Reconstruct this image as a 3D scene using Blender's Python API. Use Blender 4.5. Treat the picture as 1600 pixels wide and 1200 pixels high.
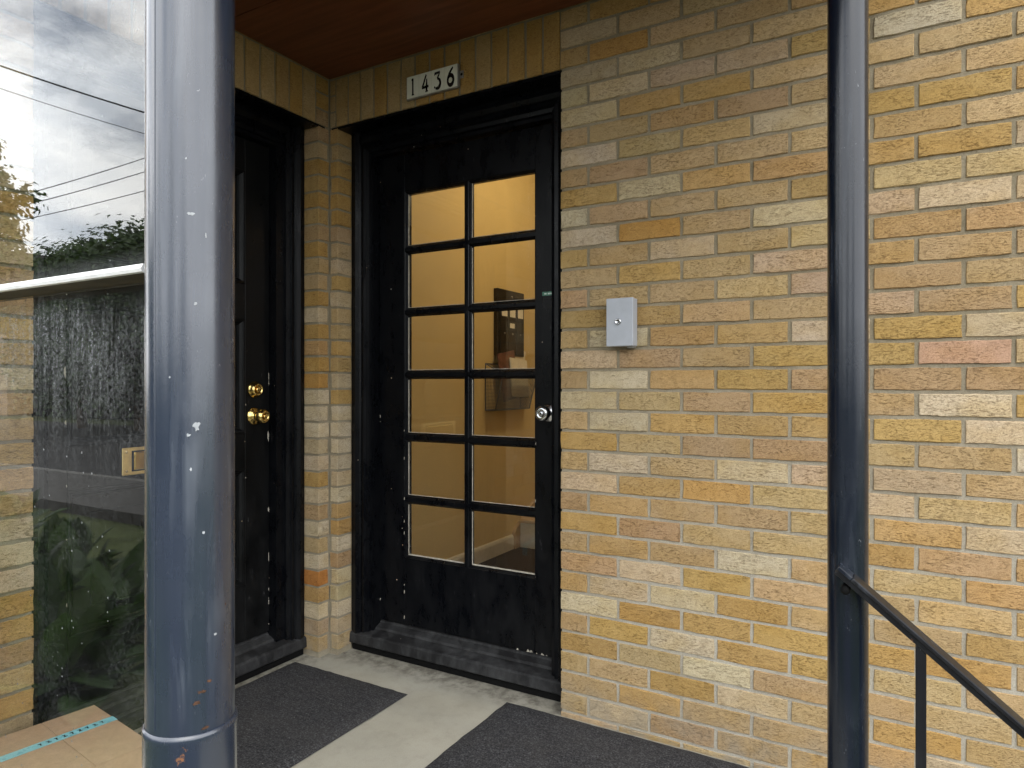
import bpy, bmesh, math, random
from mathutils import Vector, Matrix
R = math.radians
random.seed(7)
for o in list(bpy.data.objects): bpy.data.objects.remove(o)
sc = bpy.context.scene
COL = sc.collection

# ------------------------------------------------------------------ camera
# x runs along the wall of the glazed door, y into the building, z up; origin: inner corner of the porch
cd = bpy.data.cameras.new('camera'); cam = bpy.data.objects.new('camera', cd); COL.objects.link(cam)
cd.sensor_width = 36.0; cd.lens = 24.0; cd.clip_start = .02; cd.clip_end = 900
cam.location = (2.057, -2.06, 1.11); cam.rotation_euler = (R(90), 0, R(30))
sc.camera = cam

# ------------------------------------------------------------------ sky, sun, exposure
SUN_EL, SUN_AZ = 50.0, 140.0          # azimuth from +y clockwise
w = bpy.data.worlds.new('World'); sc.world = w; w.use_nodes = True
nt = w.node_tree; nt.nodes.clear()
def wn(t, **k):
    n = nt.nodes.new(t)
    for a, b in k.items(): setattr(n, a, b)
    return n
sky = wn('ShaderNodeTexSky', sky_type='NISHITA', sun_disc=False)
sky.sun_elevation = R(SUN_EL); sky.sun_rotation = R(SUN_AZ); sky.air_density = 1.0; sky.dust_density = 1.5
tc = wn('ShaderNodeTexCoord'); sep = wn('ShaderNodeSeparateXYZ'); nt.links.new(tc.outputs['Generated'], sep.inputs[0])
ab = wn('ShaderNodeMath', operation='MAXIMUM'); ab.inputs[1].default_value = 0.0; nt.links.new(sep.outputs[2], ab.inputs[0])
ad = wn('ShaderNodeMath', operation='ADD'); ad.inputs[1].default_value = .16; nt.links.new(ab.outputs[0], ad.inputs[0])
dx = wn('ShaderNodeMath', operation='DIVIDE'); dy = wn('ShaderNodeMath', operation='DIVIDE')
for d, i in ((dx, 0), (dy, 1)):
    nt.links.new(sep.outputs[i], d.inputs[0]); nt.links.new(ad.outputs[0], d.inputs[1])
cmb = wn('ShaderNodeCombineXYZ'); nt.links.new(dx.outputs[0], cmb.inputs[0]); nt.links.new(dy.outputs[0], cmb.inputs[1])
n1 = wn('ShaderNodeTexNoise'); n1.inputs['Scale'].default_value = .85; n1.inputs['Detail'].default_value = 7; n1.inputs['Roughness'].default_value = .58
n2 = wn('ShaderNodeTexNoise'); n2.inputs['Scale'].default_value = 1.9; n2.inputs['Detail'].default_value = 6; n2.inputs['Roughness'].default_value = .55
nt.links.new(cmb.outputs[0], n1.inputs['Vector']); nt.links.new(cmb.outputs[0], n2.inputs['Vector'])
cov = wn('ShaderNodeMapRange'); cov.inputs[1].default_value = .31; cov.inputs[2].default_value = .43; nt.links.new(n1.outputs[0], cov.inputs[0])
cr = wn('ShaderNodeValToRGB'); nt.links.new(n2.outputs[0], cr.inputs[0])
cr.color_ramp.elements[0].position = .33; cr.color_ramp.elements[0].color = (.52, .56, .62, 1)
cr.color_ramp.elements[1].position = .66; cr.color_ramp.elements[1].color = (1, .99, .97, 1)
sc_c = wn('ShaderNodeVectorMath', operation='SCALE'); sc_c.inputs['Scale'].default_value = 25.0; nt.links.new(cr.outputs[0], sc_c.inputs[0])
mx = wn('ShaderNodeMixRGB'); nt.links.new(cov.outputs[0], mx.inputs[0]); nt.links.new(sky.outputs[0], mx.inputs[1]); nt.links.new(sc_c.outputs[0], mx.inputs[2])
bg = wn('ShaderNodeBackground'); bg.inputs[1].default_value = .15; nt.links.new(mx.outputs[0], bg.inputs[0])
wo = wn('ShaderNodeOutputWorld'); nt.links.new(bg.outputs[0], wo.inputs[0])

sl = bpy.data.lights.new('sun', 'SUN'); sun = bpy.data.objects.new('sun', sl); COL.objects.link(sun)
sl.energy = .9; sl.angle = R(40); sl.color = (1, .95, .87)
az = R(SUN_AZ); el = R(SUN_EL)
to_sun = Vector((math.sin(az) * math.cos(el), math.cos(az) * math.cos(el), math.sin(el)))
sun.rotation_euler = to_sun.to_track_quat('Z', 'Y').to_euler()

vs = sc.view_settings
vs.view_transform = 'Standard'; vs.look = 'None'; vs.gamma = 1.0; vs.use_curve_mapping = False
vs.exposure = 0.32
sc.cycles.max_bounces = 7; sc.cycles.diffuse_bounces = 3; sc.cycles.glossy_bounces = 4
sc.cycles.transparent_max_bounces = 24; sc.cycles.sample_clamp_indirect = 6

# ------------------------------------------------------------------ node helper
class NM:
    def __init__(s, name):
        s.m = bpy.data.materials.new(name); s.m.use_nodes = True
        s.t = s.m.node_tree; s.t.nodes.clear(); s.out = s.t.nodes.new('ShaderNodeOutputMaterial')
        s._tc = None
    def n(s, t, **k):
        x = s.t.nodes.new(t)
        for a, b in k.items(): setattr(x, a, b)
        return x
    def put(s, inp, v):
        if isinstance(v, bpy.types.NodeSocket): s.t.links.new(v, inp)
        elif v is not None:
            if isinstance(v, tuple) and len(v) == 3 and inp.type == 'RGBA': v = v + (1,)
            inp.default_value = v
    def co(s, kind='Object'):
        if s._tc is None: s._tc = s.n('ShaderNodeTexCoord')
        return s._tc.outputs[kind]
    def pos(s): return s.n('ShaderNodeNewGeometry').outputs['Position']
    def map(s, v, scale=(1, 1, 1), loc=(0, 0, 0)):
        x = s.n('ShaderNodeMapping'); s.put(x.inputs[0], v); s.put(x.inputs['Scale'], scale); s.put(x.inputs['Location'], loc); return x.outputs[0]
    def noise(s, v, scale, detail=4, rough=.55, dist=0):
        x = s.n('ShaderNodeTexNoise'); s.put(x.inputs['Vector'], v); s.put(x.inputs['Scale'], scale)
        s.put(x.inputs['Detail'], detail); s.put(x.inputs['Roughness'], rough); s.put(x.inputs['Distortion'], dist); return x.outputs[0]
    def voro(s, v, scale, out='Distance', feature='F1'):
        x = s.n('ShaderNodeTexVoronoi', feature=feature); s.put(x.inputs['Vector'], v); s.put(x.inputs['Scale'], scale); return x.outputs[out]
    def math(s, op, a, b=None, c=None, clamp=False):
        x = s.n('ShaderNodeMath', operation=op, use_clamp=clamp); s.put(x.inputs[0], a)
        if b is not None: s.put(x.inputs[1], b)
        if c is not None: s.put(x.inputs[2], c)
        return x.outputs[0]
    def rng(s, v, a, b, c=0., d=1.):
        x = s.n('ShaderNodeMapRange'); s.put(x.inputs[0], v)
        for i, q in enumerate((a, b, c, d)): s.put(x.inputs[i + 1], q)
        return x.outputs[0]
    def mix(s, f, a, b, mode='MIX'):
        x = s.n('ShaderNodeMixRGB', blend_type=mode); s.put(x.inputs[0], f); s.put(x.inputs[1], a); s.put(x.inputs[2], b); return x.outputs[0]
    def ramp(s, v, stops):
        x = s.n('ShaderNodeValToRGB'); s.put(x.inputs[0], v); e = x.color_ramp.elements
        while len(e) < len(stops): e.new(.5)
        for q, (p, c) in zip(e, stops): q.position = p; q.color = c + (1,)
        return x.outputs[0]
    def bump(s, h, strength, dist, normal=None):
        x = s.n('ShaderNodeBump'); s.put(x.inputs['Strength'], strength); s.put(x.inputs['Distance'], dist); s.put(x.inputs['Height'], h)
        if normal is not None: s.put(x.inputs['Normal'], normal)
        return x.outputs[0]
    def sepz(s, v, i=2):
        x = s.n('ShaderNodeSeparateXYZ'); s.put(x.inputs[0], v); return x.outputs[i]
    def bsdf(s, color, rough=.5, metal=0., normal=None, spec=.5, **k):
        x = s.n('ShaderNodeBsdfPrincipled'); s.put(x.inputs['Base Color'], color); s.put(x.inputs['Roughness'], rough)
        s.put(x.inputs['Metallic'], metal); s.put(x.inputs['Specular IOR Level'], spec)
        if normal is not None: s.put(x.inputs['Normal'], normal)
        for a, b in k.items(): s.put(x.inputs[a.replace('_', ' ')], b)
        return x.outputs[0]
    def end(s, shader):
        s.t.links.new(shader, s.out.inputs[0]); return s.m
M = {}

# brick: the colour of each brick is its object colour; rug-faced clay with short drag cracks
def brick_mat(name, vcol=False):
    q = NM(name)
    oi = q.n('ShaderNodeObjectInfo')
    if vcol:
        at = q.n('ShaderNodeAttribute', attribute_name='tint'); base = at.outputs[0]; p = q.co('Object')
    else:
        base = oi.outputs['Color']
        off = q.math('MULTIPLY', oi.outputs['Random'], 97.0)
        cx = q.n('ShaderNodeCombineXYZ')
        for i in range(3): q.put(cx.inputs[i], off)
        va = q.n('ShaderNodeVectorMath', operation='ADD'); q.put(va.inputs[0], q.co('Object')); q.put(va.inputs[1], cx.outputs[0]); p = va.outputs[0]
    big = q.noise(p, 13, 3, .6)
    mid = q.noise(p, 55, 4, .6)
    fine = q.noise(p, 380, 1, .6)
    crk = q.noise(q.map(p, (120, 120, 520)), 1.0, 2, .65, .35)
    crk2 = q.noise(q.map(p, (55, 55, 300)), 1.0, 3, .65, .45)
    cm = q.rng(crk, .54, .68); cm2 = q.rng(crk2, .59, .68)
    crack = q.math('MAXIMUM', cm, cm2)
    crack = q.math('MULTIPLY', crack, q.rng(big, .34, .56, .35, 1.))
    flash = q.noise(q.map(p, (7, 7, 12)), 1.0, 2, .5)
    c = q.mix(q.rng(flash, .42, .66, 0, .55), base, q.mix(1.0, base, (1.02, 1.05, 1.16), 'MULTIPLY'))
    c = q.mix(q.rng(flash, .50, .34, 0, .5), c, q.mix(1.0, c, (.95, .90, .76), 'MULTIPLY'))
    c = q.mix(q.rng(big, .3, .7, 0, .4), c, q.mix(1.0, c, (1.12, 1.10, 1.06), 'MULTIPLY'))
    c = q.mix(q.rng(mid, .38, .62, 0, .30), c, q.mix(1.0, c, (.74, .68, .60), 'MULTIPLY'))
    c = q.mix(q.rng(fine, .40, .66, 0, .5), c, q.mix(1.0, c, (.60, .55, .48), 'MULTIPLY'))
    c = q.mix(q.math('MULTIPLY', crack, .66), c, q.mix(1.0, c, (.30, .24, .18), 'MULTIPLY'))
    pits = q.rng(q.voro(p, 150), .05, .11, 1., 0.)
    pits = q.math('MULTIPLY', pits, q.rng(mid, .52, .60))
    c = q.mix(q.math('MULTIPLY', pits, .7), c, (.06, .04, .03))
    wp = q.pos()
    dirt = q.math('MULTIPLY', q.rng(q.sepz(wp), .0, .17, 1., 0.), q.rng(q.noise(wp, 14, 4), .32, .62))
    c = q.mix(q.math('MULTIPLY', dirt, .75), c, (.27, .24, .19))
    h = q.math('ADD', q.math('MULTIPLY', crack, -1.0), q.math('MULTIPLY', fine, .55))
    h = q.math('ADD', h, q.math('MULTIPLY', mid, .6))
    h = q.math('SUBTRACT', h, pits)
    nrm = q.bump(h, .9, .0016)
    return q.end(q.bsdf(c, .88, 0, nrm, .25))
M['brick'] = brick_mat('brick_clay'); M['brick_v'] = brick_mat('brick_clay_joined', True)

q = NM('mortar'); p = q.pos()
a = q.noise(p, 9, 4); b = q.noise(p, 320, 3, .7); g = q.noise(p, 60, 4)
c = q.ramp(a, [(.3, (.23, .195, .13)), (.7, (.34, .295, .21))])
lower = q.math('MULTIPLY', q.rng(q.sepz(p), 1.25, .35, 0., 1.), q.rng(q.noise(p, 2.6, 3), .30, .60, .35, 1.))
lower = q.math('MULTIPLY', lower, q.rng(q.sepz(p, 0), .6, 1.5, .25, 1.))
c = q.mix(q.math('MULTIPLY', lower, .9), c, (.52, .495, .435))      # joints turn paler towards the bottom and the right, in patches
c = q.mix(q.rng(b, .35, .65, 0, .5), c, q.mix(1., c, (.55, .52, .48), 'MULTIPLY'))
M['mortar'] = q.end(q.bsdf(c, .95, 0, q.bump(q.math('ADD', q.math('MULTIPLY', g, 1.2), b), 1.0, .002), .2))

# old black gloss paint, dusty and chipped
def black_paint(name, base=(.0022, .0026, .0038), rough=.27, chips=.5, dust=.14):
    q = NM(name); p = q.pos()
    g = q.noise(q.map(p, (60, 60, 4)), 1, 4, .6)
    s = q.noise(q.map(p, (16, 16, 7)), 1, 6, .72); f = q.noise(p, 260, 2, .6)
    v = q.n('ShaderNodeTexVoronoi'); q.put(v.inputs['Vector'], p); q.put(v.inputs['Scale'], 34)
    rnd = q.sepz(v.outputs['Color'], 0); rad = q.rng(q.sepz(v.outputs['Color'], 1), 0, 1, .03, .085)
    dot = q.math('LESS_THAN', v.outputs['Distance'], rad)
    dot = q.math('MULTIPLY', dot, q.math('GREATER_THAN', rnd, 1 - .16 * chips))
    scr = q.noise(q.map(p, (210, 210, 26)), 1, 2, .5, .3)
    scm = q.math('MULTIPLY', q.rng(scr, .70, .76), q.rng(s, .5, .62))
    low = q.rng(q.sepz(p), .05, .9, 1., .25)
    c = q.mix(q.math('MULTIPLY', q.math('MULTIPLY', q.rng(s, .42, .7), low), dust), base, (.055, .056, .058))
    c = q.mix(q.math('MULTIPLY', scm, .35), c, (.16, .16, .165))
    c = q.mix(dot, c, q.mix(q.rng(rnd, .9, 1.), (.55, .52, .46), (.48, .36, .23)))
    r = q.rng(s, .3, .7, rough - .08, rough + .16)
    return q.end(q.bsdf(c, r, 0, q.bump(q.math('ADD', g, q.math('MULTIPLY', f, .4)), .28, .0012), .17))
M['black'] = black_paint('black_door_paint')
M['black_sill'] = black_paint('worn_black_sill_paint', (.016, .016, .017), .55, .7, 1.0)
M['black_dirty'] = black_paint('weathered_black_door_paint', (.0030, .0033, .0037), .32, .9, .16)

# blue-black enamel on the steel posts
def steel_paint(name, base, rough, wear, spec=.75, coat=.6):
    q = NM(name); p = q.pos()
    op = q.noise(p, 330, 2, .5); s = q.noise(p, 7, 4, .6)
    st = q.noise(q.map(p, (130, 130, 3.0)), 1, 4, .65)
    v = q.n('ShaderNodeTexVoronoi'); q.put(v.inputs['Vector'], p); q.put(v.inputs['Scale'], 26); rnd = q.sepz(v.outputs['Color'], 0)
    dot = q.math('MULTIPLY', q.math('LESS_THAN', v.outputs['Distance'], q.rng(q.sepz(v.outputs['Color'], 1), 0, 1, .03, .10)), q.math('GREATER_THAN', rnd, 1 - .10 * wear))
    scr = q.math('MULTIPLY', q.rng(q.noise(q.map(p, (150, 150, 60)), 1, 2, .5, 1.5), .72, .76), q.rng(s, .5, .6))
    rust = q.math('MULTIPLY', q.rng(q.noise(p, 26, 5, .7), .70, .73), q.rng(q.sepz(p), .55, .9, 1., 0.))
    c = q.mix(q.rng(st, .35, .7, 0, .3), base, q.mix(1., base, (1.7, 1.65, 1.55), 'MULTIPLY'))
    smear = q.math('MULTIPLY', q.rng(q.noise(q.map(p, (30, 30, 2.6)), 1, 3, .6, .6), .52, .74), q.rng(q.noise(p, 5.5, 3), .40, .66))
    c = q.mix(q.math('MULTIPLY', smear, .5 * wear), c, (.12, .14, .17))
    c = q.mix(q.math('MULTIPLY', scr, .7 * wear), c, (.30, .31, .33))
    c = q.mix(dot, c, (.50, .50, .50)); c = q.mix(q.math('MULTIPLY', rust, wear), c, (.22, .10, .05))
    r = q.math('ADD', q.math('ADD', q.rng(st, .3, .7, rough - .02, rough + .03), q.rng(s, .3, .7, -.06, .10)), q.math('MULTIPLY', smear, .15))
    h = q.math('ADD', q.math('MULTIPLY', op, .5), q.math('MULTIPLY', st, .12))
    return q.end(q.bsdf(c, r, 0, q.bump(h, .25, .0008), spec, Coat_Weight=coat, Coat_Roughness=.2))
M['post'] = steel_paint('blue_black_post_enamel', (.015, .023, .041), .24, 1.0)
M['post_far'] = steel_paint('dark_post_enamel', (.004, .007, .014), .22, .9, .45, .2)
M['rail'] = steel_paint('handrail_enamel', (.005, .0055, .0075), .38, .8, .35, .0)

# glass: thin pane, reflects more at grazing angles from either side
def glass(name, dust=None, tint=(.97, .98, .97)):
    q = NM(name)
    lw = q.n('ShaderNodeLayerWeight'); lw.inputs[0].default_value = .5
    F = q.math('MULTIPLY_ADD', q.math('POWER', lw.outputs['Facing'], 4.2 if dust == 'screen' else 4.3), .95, .045)
    gl = q.n('ShaderNodeBsdfGlossy'); gl.inputs['Roughness'].default_value = 0.0; q.put(gl.inputs[0], (1., 1., 1.))
    if dust != 'screen':
        p = q.pos(); q.put(gl.inputs['Normal'], q.bump(q.noise(p, 1.6, 2), .02, .004))
    tr = q.n('ShaderNodeBsdfTransparent'); q.put(tr.inputs[0], tint)
    ms = q.n('ShaderNodeMixShader'); q.put(ms.inputs[0], F); q.put(ms.inputs[1], tr.outputs[0]); q.put(ms.inputs[2], gl.outputs[0])
    sh = ms.outputs[0]
    if dust:
        p = q.pos(); z = q.sepz(p)
        if dust == 'screen':
            runs = q.noise(q.map(p, (110, 110, 5)), 1, 4, .65); gr = q.noise(p, 190, 3, .75); blot = q.noise(p, 7, 4, .6)
            k = q.rng(z, 1.285, .90, 1., 0.); k = q.math('POWER', k, 1.5)
            k = q.math('MULTIPLY', k, q.rng(q.noise(p, 3.1, 2), .36, .60, .25, 1.))
            k = q.math('MULTIPLY', k, q.rng(z, 1.29, 1.24, .25, 1.))
            d = q.math('MULTIPLY', k, q.math('MULTIPLY', q.rng(runs, .36, .70, .05, 1.), q.rng(gr, .44, .62, .05, 1.)))
            d = q.math('MULTIPLY_ADD', d, .44, q.math('MULTIPLY', q.rng(gr, .45, .75), q.rng(blot, .38, .7, .0, .05)))
            d = q.math('MULTIPLY', d, q.rng(z, 1.295, 1.28, 0., 1.))
            # film of dust just above the ledge
            d2 = q.math('MULTIPLY', q.rng(z, 1.295, 1.34, .07, 0.), q.math('GREATER_THAN', z, 1.288))
            d = q.math('MAXIMUM', d, q.math('MULTIPLY', d2, q.rng(runs, .3, .7, .4, 1.)))
            v = q.n('ShaderNodeTexVoronoi'); q.put(v.inputs['Vector'], p); q.put(v.inputs['Scale'], 60)
            dot = q.math('MULTIPLY', q.math('LESS_THAN', v.outputs['Distance'], q.rng(q.sepz(v.outputs['Color'], 1), 0, 1, .05, .14)), q.math('GREATER_THAN', q.sepz(v.outputs['Color'], 0), .90))
            d = q.math('MAXIMUM', d, q.math('MULTIPLY', dot, .35))
        else:
            gr = q.noise(p, 230, 3, .75); fl = q.rng(z, .36, .9, 1., .1)
            d = q.math('MULTIPLY', q.math('MULTIPLY', q.rng(gr, .55, .78), fl), .16)
        df = q.n('ShaderNodeBsdfDiffuse'); q.put(df.inputs[0], (.62, .64, .66))
        m2 = q.n('ShaderNodeMixShader'); q.put(m2.inputs[0], d); q.put(m2.inputs[1], sh); q.put(m2.inputs[2], df.outputs[0]); sh = m2.outputs[0]
    return q.end(sh)
M['glass'] = glass('door_pane_glass', 'door'); M['glass_screen'] = glass('dirty_screen_glass', 'screen')
M['glass_small'] = glass('small_window_glass')

def plain(name, col, rough=.6, metal=0., var=.15, scale=30, bump=.2, dist=.001, spec=.5):
    q = NM(name); p = q.pos(); n = q.noise(p, scale, 4, .6)
    c = q.mix(q.rng(n, .3, .7), tuple(x * (1 - var) for x in col), tuple(min(1, x * (1 + var)) for x in col))
    return q.end(q.bsdf(c, q.rng(n, .3, .7, max(.02, rough - .06), rough + .06), metal, q.bump(q.noise(p, scale * 7, 3), bump, dist), spec))
M['brass_plate'] = plain('brushed_brass', (.80, .60, .26), .42, 1., .12, 60, .1, .0005)
M['brass'] = plain('polished_brass', (.74, .54, .20), .19, 1., .12, 60, .1, .0005)
M['brass_dull'] = plain('tarnished_brass', (.52, .42, .24), .36, 1., .3, 60, .3, .0008)
M['chrome'] = plain('satin_chrome', (.62, .63, .65), .20, 1., .08, 60, .08, .0005)
M['dark'] = plain('dark_slot', (.006, .006, .006), .85, spec=.1)
M['grey_box'] = plain('grey_powder_coat', (.36, .38, .42), .48, 0., .06, 25, .25, .0006)
M['tile_white'] = plain('glazed_number_tile', (.74, .73, .62), .18, 0., .05, 30, .08, .0006)
M['ink'] = plain('black_number_glaze', (.012, .011, .010), .25, 0., .1)
M['tin'] = plain('galvanised_tin', (.34, .33, .31), .45, .8, .2)
M['silver_ledge'] = plain('aluminium_ledge', (.78, .78, .77), .42, .35, .08, 25, .35, .0012)
M['putty'] = plain('pale_glazing_putty', (.42, .39, .33), .8, 0., .2, 60, .4, .001)
M['card_brown'] = plain('cardboard', (.40, .27, .175), .85, 0., .1, 40, .25, .0006, .2)
M['tape'] = plain('blue_parcel_tape', (.22, .52, .60), .30, 0., .08, 40, .1, .0004)
M['label_green'] = plain('green_label', (.03, .16, .10), .35)
M['label_white'] = plain('white_print', (.62, .72, .66), .5)
M['paper'] = plain('paper', (.72, .66, .56), .8, 0., .08)
M['magazine'] = plain('magazine_cover', (.16, .07, .05), .4, 0., .5, 30)
M['mailbox'] = plain('dark_bronze_mailbox', (.028, .022, .015), .38, .3, .3)
M['wire_mesh'] = plain('grey_wire_mesh', (.13, .13, .13), .5, .3, .1)
M['lobby_wall'] = plain('tan_wall_paint', (.60, .44, .20), .6, 0., .03, 8, .12, .001)
M['lobby_white'] = plain('lobby_ceiling_paint', (.72, .67, .55), .7, 0., .03, 8)
M['baseboard'] = plain('cream_baseboard_paint', (.55, .49, .38), .45, 0., .06)
M['oak'] = plain('stair_oak', (.42, .28, .15), .4, 0., .2, 12)
M['carpet'] = plain('dark_brown_carpet', (.045, .032, .022), .98, 0., .5, 160, .8, .004, .1)
M['bark'] = plain('tree_bark', (.085, .062, .045), .9, 0., .3, 9, .8, .03, .2)
M['wire'] = plain('black_cable', (.015, .015, .016), .6)
M['pole_wood'] = plain('weathered_pole_wood', (.14, .11, .085), .9, 0., .25, 6)
M['roofing'] = plain('roof_membrane', (.07, .07, .07), .9)
M['asphalt'] = plain('asphalt', (.045, .045, .046), .95, 0., .15, 3, .5, .01, .1)
M['sidewalk'] = plain('footpath_asphalt', (.058, .056, .053), .9, 0., .1, 3, .4, .006, .3)
M['kerb'] = plain('kerb_concrete', (.10, .097, .09), .9, 0., .1, 5)
M['earth'] = plain('lawn_and_soil', (.060, .075, .030), 1., 0., .35, 2.5, .8, .05, .1)

q = NM('porch_concrete'); p = q.pos()
a = q.noise(p, 3.2, 5, .6); b = q.noise(p, 22, 5, .65); f = q.noise(p, 300, 3, .7)
c = q.ramp(a, [(.25, (.30, .285, .235)), (.52, (.37, .355, .30)), (.78, (.42, .405, .35))])
c = q.mix(q.rng(b, .5, .75, 0, .25), c, (.20, .18, .145))
c = q.mix(q.rng(f, .35, .65, 0, .35), c, q.mix(1., c, (.62, .6, .58), 'MULTIPLY'))
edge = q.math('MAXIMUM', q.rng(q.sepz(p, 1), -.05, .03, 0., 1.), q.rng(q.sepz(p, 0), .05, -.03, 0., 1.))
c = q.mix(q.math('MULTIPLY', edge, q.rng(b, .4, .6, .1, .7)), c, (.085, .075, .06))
M['concrete'] = q.end(q.bsdf(c, .85, 0, q.bump(q.math('ADD', b, f), .5, .0018), .3))

q = NM('charcoal_mat_pile'); p = q.pos()
a = q.noise(p, 190, 3, .8); b = q.noise(q.map(p, (40, 200, 40)), 1, 4, .7); d = q.noise(p, 5, 3)
c = q.ramp(a, [(.3, (.012, .012, .013)), (.5, (.05, .05, .054)), (.72, (.16, .16, .17))])
c = q.mix(q.rng(b, .35, .65, 0, .5), c, (.012, .012, .013)); c = q.mix(q.rng(d, .45, .7, 0, .2), c, (.09, .085, .08))
v = q.n('ShaderNodeTexVoronoi'); q.put(v.inputs['Vector'], p); q.put(v.inputs['Scale'], 45)
dot = q.math('MULTIPLY', q.math('LESS_THAN', v.outputs['Distance'], .07), q.math('GREATER_THAN', q.sepz(v.outputs['Color'], 0), .95))
c = q.mix(dot, c, (.4, .38, .34))
M['mat'] = q.end(q.bsdf(c, 1., 0, q.bump(q.math('ADD', a, b), 1., .004), .15))

q = NM('stained_soffit_wood'); p = q.pos()
g = q.noise(q.map(p, (3, 42, 3)), 1, 5, .6, .6); b = q.noise(p, 2, 3)
c = q.ramp(g, [(.3, (.085, .024, .010)), (.7, (.18, .058, .025))])
c = q.mix(q.rng(b, .35, .65, 0, .35), c, (.07, .022, .012))
M['soffit'] = q.end(q.bsdf(c, .42, 0, q.bump(g, .2, .001), .4))

def leaf_mat(name, c0, c1):
    q = NM(name); at = q.n('ShaderNodeAttribute', attribute_name='tint')
    c = q.mix(q.sepz(at.outputs[0], 0), c0, c1)
    b = q.bsdf(c, .5, 0, None, .35)
    tl = q.n('ShaderNodeBsdfTranslucent'); q.put(tl.inputs[0], q.mix(1., c, (1.3, 1.5, .7), 'MULTIPLY'))
    ms = q.n('ShaderNodeMixShader'); q.put(ms.inputs[0], .28); q.put(ms.inputs[1], b); q.put(ms.inputs[2], tl.outputs[0])
    return q.end(ms.outputs[0])
M['leaf'] = leaf_mat('tree_leaves', (.020, .042, .016), (.065, .105, .034))
M['leaf2'] = leaf_mat('plant_leaves', (.012, .030, .009), (.045, .085, .022))
q = NM('lit_lamp_dome'); em = q.n('ShaderNodeEmission'); q.put(em.inputs[0], (1., .80, .50)); q.put(em.inputs[1], 3.0); M['lamp'] = q.end(em.outputs[0])

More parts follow.
